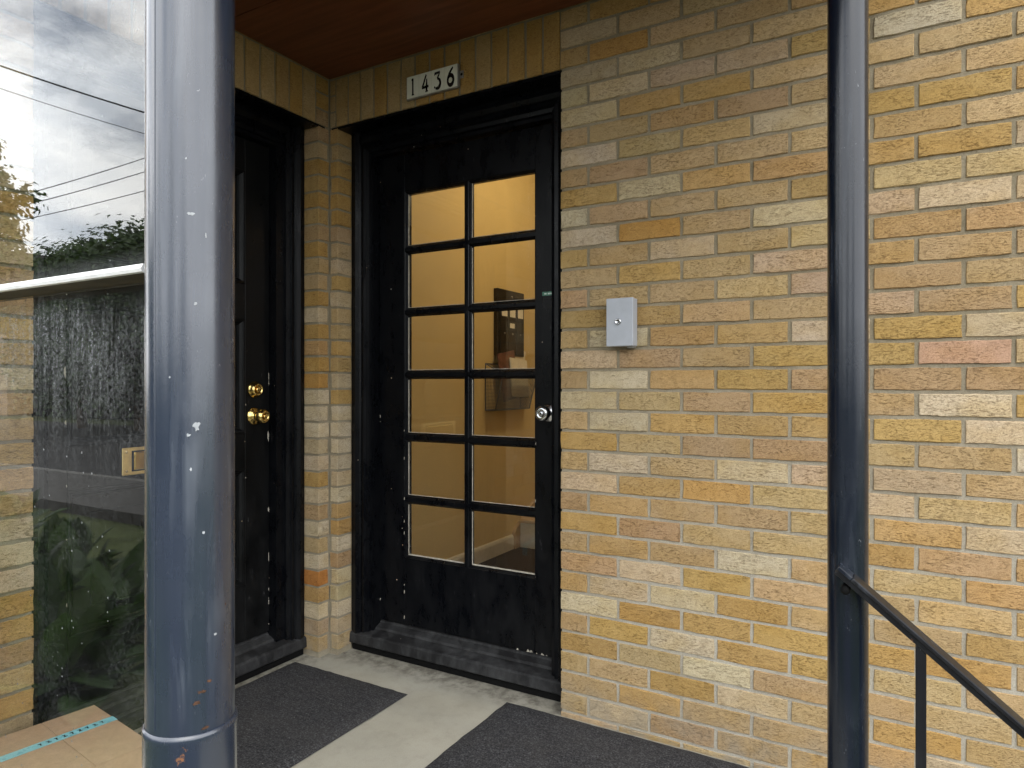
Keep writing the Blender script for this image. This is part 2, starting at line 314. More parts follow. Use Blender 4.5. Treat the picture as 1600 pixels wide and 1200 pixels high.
# ------------------------------------------------------------------ mesh helpers
class MB:
    def __init__(s): s.v = []; s.f = []; s.t = []; s.sm = []
    def add(s, vs, fs, tint=None, smooth=False):
        o = len(s.v); s.v += [tuple(x) for x in vs]
        for f in fs: s.f.append([i + o for i in f]); s.t.append(tint); s.sm.append(smooth)
        return s
    def box(s, x0, x1, y0, y1, z0, z1, bev=0.0, tint=None):
        if x0 > x1: x0, x1 = x1, x0
        if y0 > y1: y0, y1 = y1, y0
        if z0 > z1: z0, z1 = z1, z0
        if bev <= 0:
            vs = [(x, y, z) for x in (x0, x1) for y in (y0, y1) for z in (z0, z1)]
            return s.add(vs, [(0, 1, 3, 2), (4, 6, 7, 5), (0, 4, 5, 1), (2, 3, 7, 6), (0, 2, 6, 4), (1, 5, 7, 3)], tint)
        b = bmesh.new(); bmesh.ops.create_cube(b, size=1)
        for v in b.verts: v.co = Vector(((x0 + x1) / 2 + v.co.x * (x1 - x0), (y0 + y1) / 2 + v.co.y * (y1 - y0), (z0 + z1) / 2 + v.co.z * (z1 - z0)))
        bmesh.ops.bevel(b, geom=list(b.edges), offset=bev, segments=2, profile=.5, affect='EDGES')
        b.verts.index_update(); s.add([v.co[:] for v in b.verts], [[v.index for v in f.verts] for f in b.faces], tint); b.free(); return s
    def prism(s, prof, axis, a0, a1, tint=None, smooth=False):
        # prof: 2D points (counter order free); axis 'x': prof=(y,z); 'y': prof=(x,z); 'z': prof=(x,y)
        def P(p, a): return {'x': (a, p[0], p[1]), 'y': (p[0], a, p[1]), 'z': (p[0], p[1], a)}[axis]
        n = len(prof); vs = [P(p, a0) for p in prof] + [P(p, a1) for p in prof]
        fs = [(i, (i + 1) % n, n + (i + 1) % n, n + i) for i in range(n)]
        s.add(vs, fs, tint, smooth); s.add([P(p, a0) for p in prof], [list(range(n))[::-1]], tint); s.add([P(p, a1) for p in prof], [list(range(n))], tint); return s
    def tube(s, pts, rad, seg=12, tint=None, caps=True):
        pts = [Vector(p) for p in pts]; rings = []
        up = Vector((0, 0, 1))
        for i, p in enumerate(pts):
            d = (pts[min(i + 1, len(pts) - 1)] - pts[max(i - 1, 0)]).normalized()
            a = d.cross(up) if abs(d.z) < .98 else d.cross(Vector((0, 1, 0)))
            a.normalize(); b = d.cross(a).normalized(); r = rad[i] if isinstance(rad, (list, tuple)) else rad
            rings.append([p + (a * math.cos(t) + b * math.sin(t)) * r for t in (2 * math.pi * k / seg for k in range(seg))])
        vs = [v for r in rings for v in r]; fs = []
        for i in range(len(pts) - 1):
            for k in range(seg): fs.append((i * seg + k, i * seg + (k + 1) % seg, (i + 1) * seg + (k + 1) % seg, (i + 1) * seg + k))
        s.add(vs, fs, tint, True)
        if caps: s.add(rings[0], [list(range(seg))], tint); s.add(rings[-1], [list(range(seg))[::-1]], tint)
        return s
    def lathe(s, prof, origin, axis, seg=32, tint=None):
        # prof: (radius, distance along axis)
        ax = Vector(axis).normalized(); a = ax.cross(Vector((0, 0, 1))) if abs(ax.z) < .9 else ax.cross(Vector((0, 1, 0))); a.normalize(); b = ax.cross(a)
        o = Vector(origin); vs = []
        for r, h in prof: vs += [o + ax * h + (a * math.cos(t) + b * math.sin(t)) * max(r, 1e-5) for t in (2 * math.pi * k / seg for k in range(seg))]
        fs = []
        for i in range(len(prof) - 1):
            for k in range(seg): fs.append((i * seg + k, i * seg + (k + 1) % seg, (i + 1) * seg + (k + 1) % seg, (i + 1) * seg + k))
        return s.add(vs, fs, tint, True)
    def mesh(s, name, mat):
        me = bpy.data.meshes.new(name); me.from_pydata(s.v, [], s.f)
        me.polygons.foreach_set('use_smooth', s.sm)
        if any(t is not None for t in s.t):
            at = me.color_attributes.new('tint', 'FLOAT_COLOR', 'CORNER'); k = 0
            buf = []
            for f, t in zip(s.f, s.t):
                t = t or (1, 1, 1); buf += (list(t) + [1.0]) * len(f)
            at.data.foreach_set('color', buf)
        me.materials.append(M[mat]); me.update()
        bm = bmesh.new(); bm.from_mesh(me); bmesh.ops.recalc_face_normals(bm, faces=bm.faces); bm.to_mesh(me); bm.free()
        return me
    def build(s, name, mat, parent=None, raw=False):
        return link(name, s.mesh(name, mat), parent)
def link(name, me, parent=None):
    o = bpy.data.objects.new(name, me); COL.objects.link(o)
    if parent is not None: o.parent = parent; o.matrix_parent_inverse = Matrix.Translation(-parent.location) if parent.location.length else Matrix()
    return o
def tag(o, label=None, cat=None, group=None, kind=None):
    if label: o['label'] = label
    if cat: o['category'] = cat
    if group: o['group'] = group
    if kind: o['kind'] = kind
    return o
def thing(name, label, cat, loc=(0, 0, 0), group=None):
    o = bpy.data.objects.new(name, None); COL.objects.link(o); o.location = loc; o.empty_display_size = .1
    return tag(o, label, cat, group)
def struct(name, mb, mat): return tag(mb.build(name, mat), kind='structure')

# ------------------------------------------------------------------ dimensions
CH = .0669                 # brick course
ZT = 2.160                 # underside of the soldier courses
BX0, BX1 = .045, 1.0555    # opening of the glazed door, along x
AY0, AY1 = .060, 1.101     # opening of the panelled door, distance from the corner along -y
GY = -1.374                # plane of the glass screen
ZG = -.40                  # ground
ZS = 2.362                 # soffit

# ------------------------------------------------------------------ ground, road, porch slab, steps
gm = MB(); gm.add([(-400, -400, ZG), (400, -400, ZG), (400, 400, ZG), (-400, 400, ZG)], [(0, 1, 2, 3)])
struct('ground', gm, 'earth')
rm = MB(); rm.add([(-200, -15.2, ZG + .004), (200, -15.2, ZG + .004), (200, -6.6, ZG + .004), (-200, -6.6, ZG + .004)], [(0, 1, 2, 3)])
struct('road', rm, 'asphalt')
sm_ = MB().box(-200, 200, -6.45, -5.0, ZG - .1, ZG + .12); struct('pavement', sm_, 'sidewalk')
struct('kerb', MB().box(-200, 200, -6.6, -6.452, ZG - .1, ZG + .125, .012), 'kerb')
fl = MB().box(-.2, 2.0, -1.56, .22, ZG - .1, 0.0, .006); struct('porch_floor', fl, 'concrete')
for k in range(2):
    struct('step', MB().box(2.003 + .28 * k, 2.28 + .28 * k, -1.2, -.002, ZG - .1, -.135 * (k + 1), .006), 'concrete')
struct('path', MB().box(2.58, 6.0, -1.2, -.01, ZG - .05, ZG + .01), 'sidewalk')
struct('entrance_path', MB().box(1.2, 2.9, -5.0, -1.565, ZG - .05, ZG + .008), 'sidewalk')

# ------------------------------------------------------------------ bricks
PAL = [((.455, .295, .11), 6), ((.44, .29, .125), 5), ((.465, .335, .17), 7), ((.445, .315, .16), 5), ((.495, .39, .24), 6),
       ((.52, .43, .29), 4), ((.415, .285, .15), 4), ((.46, .335, .21), 2)]
PALW = [c for c, w_ in PAL for _ in range(w_)]
def tone(kind=None):
    if kind == 'orange': return (.43, .185, .05)
    if kind == 'pink': return (.485, .305, .20)
    if kind == 'gold': return (.43, .265, .085)
    if kind == 'amber': return (.44, .25, .075)
    if kind == 'tan': return random.choice([(.455, .31, .135), (.465, .33, .16), (.43, .285, .12)])
    if kind == 'cream': return (.54, .45, .31)
    c = random.choice(PALW); k = random.uniform(.90, 1.08)
    return tuple(x * k * random.uniform(.97, 1.03) for x in c)
def brick_geo(mb, L, H, D, rng, tint=None, nx=8, nz=2):
    """rug-faced brick, front at y=0 facing -y, uneven arris, centred on x and z"""
    def j(a): return rng.uniform(-a, a)
    e = .0016
    gx = [-L / 2 + e + (L - 2 * e) * i / nx for i in range(nx + 1)]; gz = [-H / 2 + e + (H - 2 * e) * i / nz for i in range(nz + 1)]
    vs = []; fs = []
    for z in gz:
        for x in gx: vs.append((x + j(.0015), j(.0008), z + j(.0013)))
    idx = lambda i, k: k * (nx + 1) + i
    for k in range(nz):
        for i in range(nx): fs.append((idx(i, k), idx(i + 1, k), idx(i + 1, k + 1), idx(i, k + 1)))
    ring = [idx(i, 0) for i in range(nx + 1)] + [idx(nx, k) for k in range(1, nz + 1)] + [idx(i, nz) for i in range(nx - 1, -1, -1)] + [idx(0, k) for k in range(nz - 1, 0, -1)]
    o = len(vs)
    for r in ring:
        x, y, z = vs[r]; sx = 1 if x > L / 2 - 2.8 * e else (-1 if x < -L / 2 + 2.8 * e else 0); sz = 1 if z > H / 2 - 2.8 * e else (-1 if z < -H / 2 + 2.8 * e else 0)
        vs.append((x + sx * e, .0026 + j(.0006), z + sz * e))
    n = len(ring)
    for i in range(n): fs.append((ring[i], o + i, o + (i + 1) % n, ring[(i + 1) % n]))
    b = len(vs); vs += [(-L / 2, D, -H / 2), (L / 2, D, -H / 2), (L / 2, D, H / 2), (-L / 2, D, H / 2)]
    cor = [0, nx, nx + nz, 2 * nx + nz]
    for q_ in range(4):
        a0 = cor[q_]; a1 = cor[(q_ + 1) % 4] if q_ < 3 else n
        fs.append([o + (i % n) for i in range(a0, a1 + 1)] + [b + (q_ + 1) % 4, b + q_])
    mb.add(vs, fs, tint)
LIB = {}
def brick_mesh(L, H, D=.05):
    key = (round(L, 3), round(H, 3), round(D, 3)); pool = LIB.setdefault(key, [])
    if len(pool) < 7:
        mb = MB(); brick_geo(mb, L, H, D, random.Random(len(LIB) * 31 + len(pool))); pool.append(mb.mesh('brick', 'brick')); return pool[-1]
    return random.choice(pool)
def brick(parent, side, s, z, L, H, D=.05, kind=None):
    """side B: wall y=0, s=x; side A: wall x=0, s=distance along -y"""
    o = link('brick', brick_mesh(L, H, D), parent)
    j = random.uniform
    if side == 'B': o.location = (s, j(-.0012, .0012), z); o.rotation_euler = (j(-.006, .006), j(-.004, .004), j(-.004, .004))
    else: o.location = (j(-.0012, .0012), -s, z); o.rotation_euler = (0, 0, R(90) + j(-.004, .004))
    o.color = tone(kind) + (1,)
    return o
JT = .0098
BH = CH - JT
LAT = 1.0522; HB = .1028
wallB = thing('brick_wall', 'buff brick wall holding the glazed door, with the grey key box on it', 'wall', (2.0, 0, 0))
core = MB()
core.box(BX1 + .003, 3.6, .0042, .20, ZG - .05, 3.3); core.box(-.0055, BX1 + .003, .006, .20, ZT + .004, 3.3)
core.box(-.0055, BX0 - .004, .0045, .085, 0, ZT + .004)
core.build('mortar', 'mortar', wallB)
rest = MB(); rr = random.Random(3)
special = {(0, 2): None, (-1, 2): 'amber', (14, 11): 'pink', (8, 3): 'amber', (5, 11): 'amber'}
for r in range(-17, 39):
    zc = ZT - (r + .5) * CH
    if zc < ZG + .03 or zc > 3.28: continue
    par = r % 2
    m = par if par else 0
    edges = [BX1] + [LAT + HB * (par + 2 * i) for i in range(0 if par else 1, 14)]
    if r < -3: edges = [.0] + [LAT + HB * (par + 2 * i) for i in range(-5 if par else -4, 14)]
    for i in range(len(edges) - 1):
        a, b = edges[i], edges[i + 1]
        L = b - a - JT + (JT / 2 if i == 0 and r >= -3 else 0)
        if L < .03: continue
        c = (a + b) / 2 - (JT / 4 if i == 0 and r >= -3 else 0)
        inview = -3 <= r <= 33 and c < 2.50 and not (c > 1.9 and r > 27) 
        if inview: brick(wallB, 'B', c, zc, L, BH, .05, special.get((r, round((c - LAT) / HB))))
        else:
            t = MB(); brick_geo(t, L, BH, .05, rr, tone(), 3, 1)
            rest.add([(v[0] + c, v[1], v[2] + zc) for v in t.v], t.f, t.t[0])
# soldier course over the glazed door, stacked closers at the corner, pier beside the door
SP = (BX1 - .0306) / 15
for i in range(15): 
    k = {5: None, 6: None, 7: 'amber', 12: 'gold', 9: 'gold', 11: 'gold'}.get(i)
    brick(wallB, 'B', .0306 + SP * (i + .5), ZT + 1.5 * CH, SP - JT, 3 * CH - .008, .05, k or random.choice(['gold', 'tan', 'tan']))
for i in range(3): brick(wallB, 'B', .0306 / 2 + .0005, ZT + (i + .5) * CH, .0306 - JT + .003, BH, .05)
pier_tone = {8: None, 21: 'cream'}
for r in range(32):
    zc = ZT - (r + .5) * CH; inner = .004 + (.005 if r % 2 else 0)
    brick(wallB, 'B', (inner + BX0) / 2, zc, BX0 - inner, BH, .079, {17: 'cream', 18: 'cream', 19: 'cream', 25: 'cream', 27: None, 29: 'cream', 2: 'gold', 3: 'gold', 4: 'gold', 5: 'gold'}.get(r))
tag(rest.build('brick_courses', 'brick_v', wallB), kind='stuff')
lin = MB().box(BX0 - .035, BX1, .002, .10, ZT - .008, ZT + .001); lin.build('lintel', 'black', wallB)

wallA = thing('brick_wall', 'buff brick return wall holding the black panelled door, behind the glass screen', 'wall', (0, -1.3, 0))
core = MB()
core.box(-.20, -.0045, -AY0 + .004, 0.0042, 0, ZT + .004); core.box(-.20, -.006, -1.50, .0055, ZT + .004, 3.3)
core.box(-.20, -.006, -1.50, -AY1 - .003, ZG - .05, ZT + .004)
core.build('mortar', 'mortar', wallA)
restA = MB()
for r in range(-17, 39):
    zc = ZT - (r + .5) * CH
    if zc < ZG + .03 or zc > 3.28: continue
    par = r % 2
    e0 = AY1 if r >= -3 else 0.0
    edges = [e0] + [AY1 + .0985 + .1028 * (0 if par else 1) + .2056 * i for i in range(0, 2)]
    if r < -3: edges = [0.0] + [.1028 * (1 + par) + .2056 * i for i in range(0, 7)]
    edges = [e for e in edges if e < 1.47] + [1.497]
    for i in range(len(edges) - 1):
        a, b = edges[i], edges[i + 1]; L = b - a - JT + (JT / 2 if i == 0 else 0)
        if L < .03: continue
        c = (a + b) / 2 - (JT / 4 if i == 0 else 0)
        if -3 <= r <= 33: brick(wallA, 'A', c, zc, L, BH, .08)
        else:
            t = MB(); brick_geo(t, L, BH, .05, rr, tone(), 3, 1)
            restA.add([(-v[1], v[0] - c, v[2] + zc) for v in t.v], t.f, t.t[0])
for i in range(16):
    brick(wallA, 'A', .072 + .0687 * (i + .5), ZT + 1.5 * CH, .0687 - JT, 3 * CH - .008, .05, random.choice(['gold', 'tan', 'tan']))
for i in range(3): brick(wallA, 'A', .036 + .001, ZT + (i + .5) * CH, .072 - JT, BH, .05, [None, 'gold', 'gold'][i])
for r in range(32):
    zc = ZT - (r + .5) * CH; inner = .004 + (.006 if r % 2 else 0)
    brick(wallA, 'A', (inner + AY0) / 2, zc, AY0 - inner, BH, .085, {15: 'amber', 16: 'cream', 17: 'cream', 18: 'cream', 27: 'orange', 26: 'cream', 2: 'gold', 4: 'gold', 7: 'gold', 10: 'gold', 12: 'gold', 14: 'gold'}.get(r))
tag(restA.build('brick_courses', 'brick_v', wallA), kind='stuff')
MB().box(-.10, -.002, -AY1, -AY0 + .035, ZT - .008, ZT + .001).build('lintel', 'black', wallA)

# street front of the building left of the recess
front = thing('brick_wall', 'buff brick street front of the building beyond the glass screen', 'wall', (-3, -1.5, ZG))
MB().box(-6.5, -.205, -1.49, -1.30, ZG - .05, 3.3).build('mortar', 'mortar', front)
fb = MB()
for r in range(-17, 39):
    zc = ZT - (r + .5) * CH
    if zc < ZG + .03 or zc > 3.28: continue
    x = -.103 if r % 2 else -.2056
    x0 = -.002
    while x > -6.4:
        L = x0 - x - JT; t = MB(); brick_geo(t, L, BH, .05, rr, tone(), 2, 1)
        c = (x0 + x) / 2; fb.add([(v[0] + c, v[1] - 1.497, v[2] + zc) for v in t.v], t.f, t.t[0]); x0 = x; x -= .2056
tag(fb.build('brick_courses', 'brick_v', front), kind='stuff')

# ------------------------------------------------------------------ canopy over the porch
can = thing('porch_canopy', 'flat porch canopy with a red-brown stained wood soffit over both doors', 'canopy', (1.0, -.75, ZS))
for i in range(3):
    y0 = -.003 - .515 * i
    MB().box(.003, 2.10, y0 - .512, y0, ZS, ZS + .018, .0012).build('soffit_board', 'soffit', can)
fas = MB(); fas.box(.0, 2.125, -1.575, -1.55, ZS - .004, ZS + .22); fas.box(2.102, 2.125, -1.549, -.004, ZS - .004, ZS + .22)
fas.build('fascia', 'black', can)
MB().box(.003, 2.10, -1.549, -.003, ZS + .02, ZS + .20).build('roof_deck', 'roofing', can)

# ------------------------------------------------------------------ door frames (local: wall B convention, rotated for wall A)
def toA(p): return (-p[1], -p[0], p[2])      # B frame (s, depth, z) -> wall A
class MA(MB):
    """collects geometry in wall coordinates (s along the wall, depth behind its face, height)"""
    def __init__(s, side): super().__init__(); s.side = side
    def add(s, vs, fs, tint=None, smooth=False):
        if s.side == 'A': vs = [toA(p) for p in vs]
        return super().add(vs, fs, tint, smooth)
def frame(side, o0, o1, j0, j1, label):
    org = (.55, .1, 0) if side == 'B' else toA((.55, .1, 0))
    t = thing('door_frame', label, 'door frame', org)
    zh = 2.055       # underside of the frame head
    def prof(a, b):  # stepped brick mould from opening edge a to jamb b : (s, depth)
        d = 1 if b > a else -1; W = abs(b - a)
        pts = [(0, .082), (.010, .082), (.012, .074), (.030, .070), (.046, .076), (.050, .084), (.064, .082), (.068, .092), (.082, .096), (.084, .108), (W, .108), (W, .20), (0, .20)]
        return [(a + d * s_, dd) for s_, dd in pts]
    for a, b in ((o0, j0), (o1, j1)):
        MA(side).prism(prof(a, b), 'z', .06, ZT - .008).build('jamb', 'black', t)
    hp = [(dd, ZT - .008 - s_) for s_, dd in [(0, .082), (.010, .082), (.012, .072), (.030, .066), (.046, .073), (.050, .084), (.064, .080), (.068, .093), (.082, .096), (.084, .110), (ZT - .008 - zh, .110), (ZT - .008 - zh, .20), (0, .20)]]
    MA(side).prism([(p[0], p[1]) for p in hp], 'x', j0 - .03 if j0 < j1 else j0, j1 + .03).build('head', 'black', t)
    # door stops
    st = MA(side)
    for a, d in ((j0, 1), (j1, -1)): st.box(a, a + d * .012, .192, .205, .12, zh)
    st.build('stop', 'black', t)
    # weathered timber sill and raised threshold
    sill = MA(side).prism([(.066, .036), (.068, .070), (.074, .077), (.118, .088), (.122, .085), (.22, .085), (.22, .03), (.075, .03)], 'x', o0 + .0015, o1 - .0015)
    sl_ = sill.build('sill', 'black_sill', t)
    MA(side).prism([(.118, .089), (.124, .098), (.150, .108), (.152, .113), (.156, .118), (.21, .118), (.21, .089)], 'x', j0 + .001, j1 - .001).build('threshold', 'black_sill', t)
    MA(side).box(o0 + .002, o1 - .002, .085, .19, .001, .0295).build('kick_board', 'dark', t)
    return t
frame('B', BX0, BX1, .140, .990, 'black moulded frame and worn sill around the glazed door')
frame('A', AY0, AY1, .182, 1.030, 'black moulded frame and worn sill around the panelled door')

# ------------------------------------------------------------------ glazed door
DF = .145                                     # face of the leaf
gd = thing('glazed_door', 'black wooden door with twelve glass panes and a silver knob', 'door', (.56, DF, .12))
dl, dr, zb, zt = .143, .987, .124, 2.052
gx0, gx1 = .2745, .881; gz0, gz1 = .398, 1.898
mw = .036
cw = (gx1 - gx0 - mw) / 2; rh = (gz1 - gz0 - 5 * mw) / 6
MB().box(dl, gx0, DF, DF + .042, zb, zt, .002).build('stile', 'black', gd)
MB().box(gx1, dr, DF, DF + .042, zb, zt, .002).build('stile', 'black', gd)
MB().box(gx0 + .0008, gx1 - .0008, DF + .0006, DF + .041, gz1, zt, .0015).build('top_rail', 'black', gd)
MB().box(gx0 + .0008, gx1 - .0008, DF + .0006, DF + .041, zb, gz0, .0015).build('bottom_rail', 'black', gd)
def muntin_prof(w2):   # half width w2: (across, depth) moulded bar
    return [(-w2, .016), (-w2 + .004, .012), (-w2 + .007, .006), (-w2 + .010, .003), (-w2 + .011, .0015), (w2 - .011, .0015), (w2 - .010, .003), (w2 - .007, .006), (w2 - .004, .012), (w2, .016), (w2 - .006, .040), (-w2 + .006, .040)]
cxm = (gx0 + gx1) / 2
MB().prism([(cxm + a, DF + d) for a, d in muntin_prof(mw / 2)], 'z', gz0 - .001, gz1 + .001).build('muntin', 'black', gd)
for k in range(1, 6):
    zc = gz0 + k * (rh + mw) - mw / 2
    MB().prism([(DF + d + .0003, zc + a) for a, d in muntin_prof(mw / 2)], 'x', gx0 - .001, gx1 + .001).build('muntin', 'black', gd)
# moulded sticking round the glazed field
stk = MB()
for s_, x in ((1, gx0), (-1, gx1)):
    stk.prism([(x - s_ * .002, DF + .003), (x + s_ * .003, DF + .005), (x + s_ * .006, DF + .011), (x + s_ * .009, DF + .016), (x + s_ * .007, DF + .038), (x - s_ * .002, DF + .038)], 'z', gz0, gz1)
for s_, z in ((1, gz0), (-1, gz1)):
    stk.prism([(DF + .003, z - s_ * .002), (DF + .005, z + s_ * .003), (DF + .011, z + s_ * .006), (DF + .016, z + s_ * .009), (DF + .038, z + s_ * .007), (DF + .038, z - s_ * .002)], 'x', gx0, gx1)
stk.build('glazing_bead', 'black', gd)
put = MB()
for cix in range(2):
    x0 = gx0 + cix * (cw + mw); x1 = x0 + cw
    for k in range(6):
        z0 = gz0 + k * (rh + mw); z1 = z0 + rh
        pn = MB().box(x0 - .001, x1 + .001, DF + .019, DF + .023, z0 - .001, z1 + .001).build('pane', 'glass', gd)
        ex = .009 if cix == 0 else .001
        p_ = MB(); e2 = .009 if k == 0 else .001
        xa = x0 + ex; za = z0 + e2
        p_.box(xa, xa + .0014, DF + .0145, DF + .0188, za, z1 - .004)
        p_.box(xa + .0014, x1 - .002, DF + .0145, DF + .0188, za, za + .0016 + (.003 if k == 0 else 0))
        p_.build('putty', 'putty', pn)
kn = MB().lathe([(.0, 0), (.033, 0), (.033, .003), (.028, .007), (.016, .010), (.012, .014), (.012, .030), (.019, .034), (.0265, .042), (.0275, .052), (.025, .060), (.020, .064), (.012, .065), (.011, .0635), (.0, .0635)], (.938, DF, 1.005), (0, -1, 0)).build('door_knob', 'chrome', gd)
MB().lathe([(0, 0), (.009, 0), (.009, .003), (.006, .0035), (0, .0035)], (.938, DF - .0635, 1.005), (0, -1, 0)).build('lock_cylinder', 'chrome', kn)
MB().box(.9365, .9395, DF - .0685, DF - .066, 1.001, 1.009).build('keyhole', 'dark', kn)
lb = MB().box(.912, .968, DF - .0012, DF, 1.430, 1.4445).build('label_strip', 'label_green', gd); lb['label'] = 'small green label strip with white print'
lt = MB()
for a, b in ((.920, .929), (.9345, .9385), (.9400, .9435), (.945, .9505), (.952, .9555), (.957, .960), (.9615, .966)):
    lt.box(a, b, DF - .0018, DF - .0013, 1.4345, 1.4395)
lt.build('lettering', 'label_white', lb)
# paint chips at the door edges
ch = MB(); rc = random.Random(5)
for _ in range(13):
    z = rc.uniform(.14, 1.0); x = rc.choice([gx0 - .001, gx0 - .001, gx1 + .002, gx1 + .003, dl + .003])
    h = rc.uniform(.003, .016); ch.prism([(x - .001, z), (x + .0012, z + h * .2), (x + .0014, z + h * .8), (x, z + h), (x - .0016, z + h * .6)], 'y', DF - .0005, DF + .0005)
for _ in range(12):
    x = rc.uniform(.80, .98); h = rc.uniform(.003, .010); ch.prism([(x, zb), (x + h * .4, zb + h), (x + h * 1.1, zb + h * .7), (x + h * 1.3, zb)], 'y', DF - .0005, DF + .0005)
c_ = ch.build('paint_chips', 'putty', gd); c_['kind'] = 'stuff'

# ------------------------------------------------------------------ panelled door in the return wall
pd = thing('panelled_door', 'black three-panel wooden door with brass knob, deadbolt and mail slot', 'door', toA((.6, DF, .12)))
s0, s1 = .185, 1.028
p0, p1 = .299, .942
pz = [(.337, .785), (.920, 1.361), (1.494, 1.932)]
MA('A').box(s0, p0, DF, DF + .042, zb, zt, .002).build('stile', 'black_dirty', pd)
MA('A').box(p1, s1, DF, DF + .042, zb, zt, .002).build('stile', 'black_dirty', pd)
rz = [(zb, pz[0][0]), (pz[0][1], pz[1][0]), (pz[1][1], pz[2][0]), (pz[2][1], zt)]
for a, b in rz: MA('A').box(p0 + .0006, p1 - .0006, DF + .0006, DF + .041, a, b, .0012).build('rail', 'black_dirty', pd)
for a, b in pz:
    pm = MA('A')
    # raised field with sloped margin
    i = .075; dd, df_ = DF + .020, DF + .010
    o_ = [(p0 - .002, a - .002), (p1 + .002, a - .002), (p1 + .002, b + .002), (p0 - .002, b + .002)]
    m_ = [(p0 + i, a + i), (p1 - i, a + i), (p1 - i, b - i), (p0 + i, b - i)]
    n_ = [(p0 + i + .004, a + i + .004), (p1 - i - .004, a + i + .004), (p1 - i - .004, b - i - .004), (p0 + i + .004, b - i - .004)]
    vs = [(x, dd, z) for x, z in o_] + [(x, df_ + .004, z) for x, z in m_] + [(x, df_, z) for x, z in n_]
    pm.add(vs, [(k, (k + 1) % 4, 4 + (k + 1) % 4, 4 + k) for k in range(4)] + [(4 + k, 4 + (k + 1) % 4, 8 + (k + 1) % 4, 8 + k) for k in range(4)] + [(8, 9, 10, 11)])
    pan = pm.build('panel', 'black_dirty', pd)
    mo = MA('A')   # mitred ogee moulding
    steps = [(0, -.001), (.004, -.004), (.010, -.003), (.014, .003), (.020, .008), (.024, .016), (.026, .021)]
    for k in range(len(steps) - 1):
        (e0, d0), (e1, d1) = steps[k], steps[k + 1]
        q0 = [(p0 + e0, DF + d0, a + e0), (p1 - e0, DF + d0, a + e0), (p1 - e0, DF + d0, b - e0), (p0 + e0, DF + d0, b - e0)]
        q1 = [(p0 + e1, DF + d1, a + e1), (p1 - e1, DF + d1, a + e1), (p1 - e1, DF + d1, b - e1), (p0 + e1, DF + d1, b - e1)]
        mo.add(q0 + q1, [(m, (m + 1) % 4, 4 + (m + 1) % 4, 4 + m) for m in range(4)])
    mo.build('moulding', 'black_dirty', pan)
def latheA(prof, s, z, d0=DF): return MB().lathe(prof, toA((s, d0, z)), (1, 0, 0))
k1 = latheA([(0, 0), (.034, 0), (.034, .004), (.030, .008), (.018, .011), (.013, .015), (.013, .030), (.020, .034), (.0275, .042), (.0285, .052), (.026, .061), (.020, .066), (.014, .067), (.013, .0655), (0, .0655)], .258, .985).build('door_knob', 'brass', pd)
latheA([(0, 0), (.0085, 0), (.0085, .003), (.006, .004), (0, .004)], .258, .985, DF - .0655).build('lock_cylinder', 'brass', k1)
k2 = latheA([(0, 0), (.033, 0), (.033, .005), (.030, .010), (.027, .013), (.026, .021), (.022, .026), (.018, .0275), (.017, .026), (0, .026)], .258, 1.088).build('deadbolt', 'brass', pd)
latheA([(0, 0), (.011, 0), (.011, .004), (.008, .005), (0, .005)], .258, 1.088, DF - .026).build('lock_cylinder', 'brass', k2)
ms_ = MA('A').box(.468, .778, DF - .006, DF - .0005, .812, .902, .002).build('mail_slot', 'brass_plate', pd)
MA('A').box(.499, .747, DF - .0068, DF - .0062, .823, .891).build('recess', 'dark', ms_)
MA('A').box(.504, .742, DF - .014, DF - .007, .828, .886, .003).build('flap', 'brass', ms_)
for a in (.483, .763):
    for b in (.826, .888): latheA([(0, 0), (.0045, 0), (.0035, .0015), (0, .002)], a, b, DF - .006).build('screw', 'brass_dull', ms_)

ch = MA('A'); rc = random.Random(9)
for _ in range(16):
    z = rc.uniform(.14, 1.45); x = rc.choice([s0 + .002, s0 + .002, p0 - .002, p1 + .002]); h = rc.uniform(.003, .014) * (3 if rc.random() < .12 else 1)
    ch.prism([(x - .001, z), (x + .0012, z + h * .2), (x + .0014, z + h * .8), (x, z + h), (x - .0014, z + h * .6)], 'y', DF - .0006, DF + .0005)
for z, h, x in ((1.125, .040, p1 + .006), (.985, .016, p1 + .004), (.88, .045, s0 + .004), (.60, .02, s0 + .002)):
    ch.prism([(x - .001, z), (x + .004, z + h * .35), (x + .004, z + h * .7), (x, z + h), (x - .0016, z + h * .5)], 'y', DF - .0006, DF + .0005)
ch.build('paint_chips', 'putty', pd)['kind'] = 'stuff'
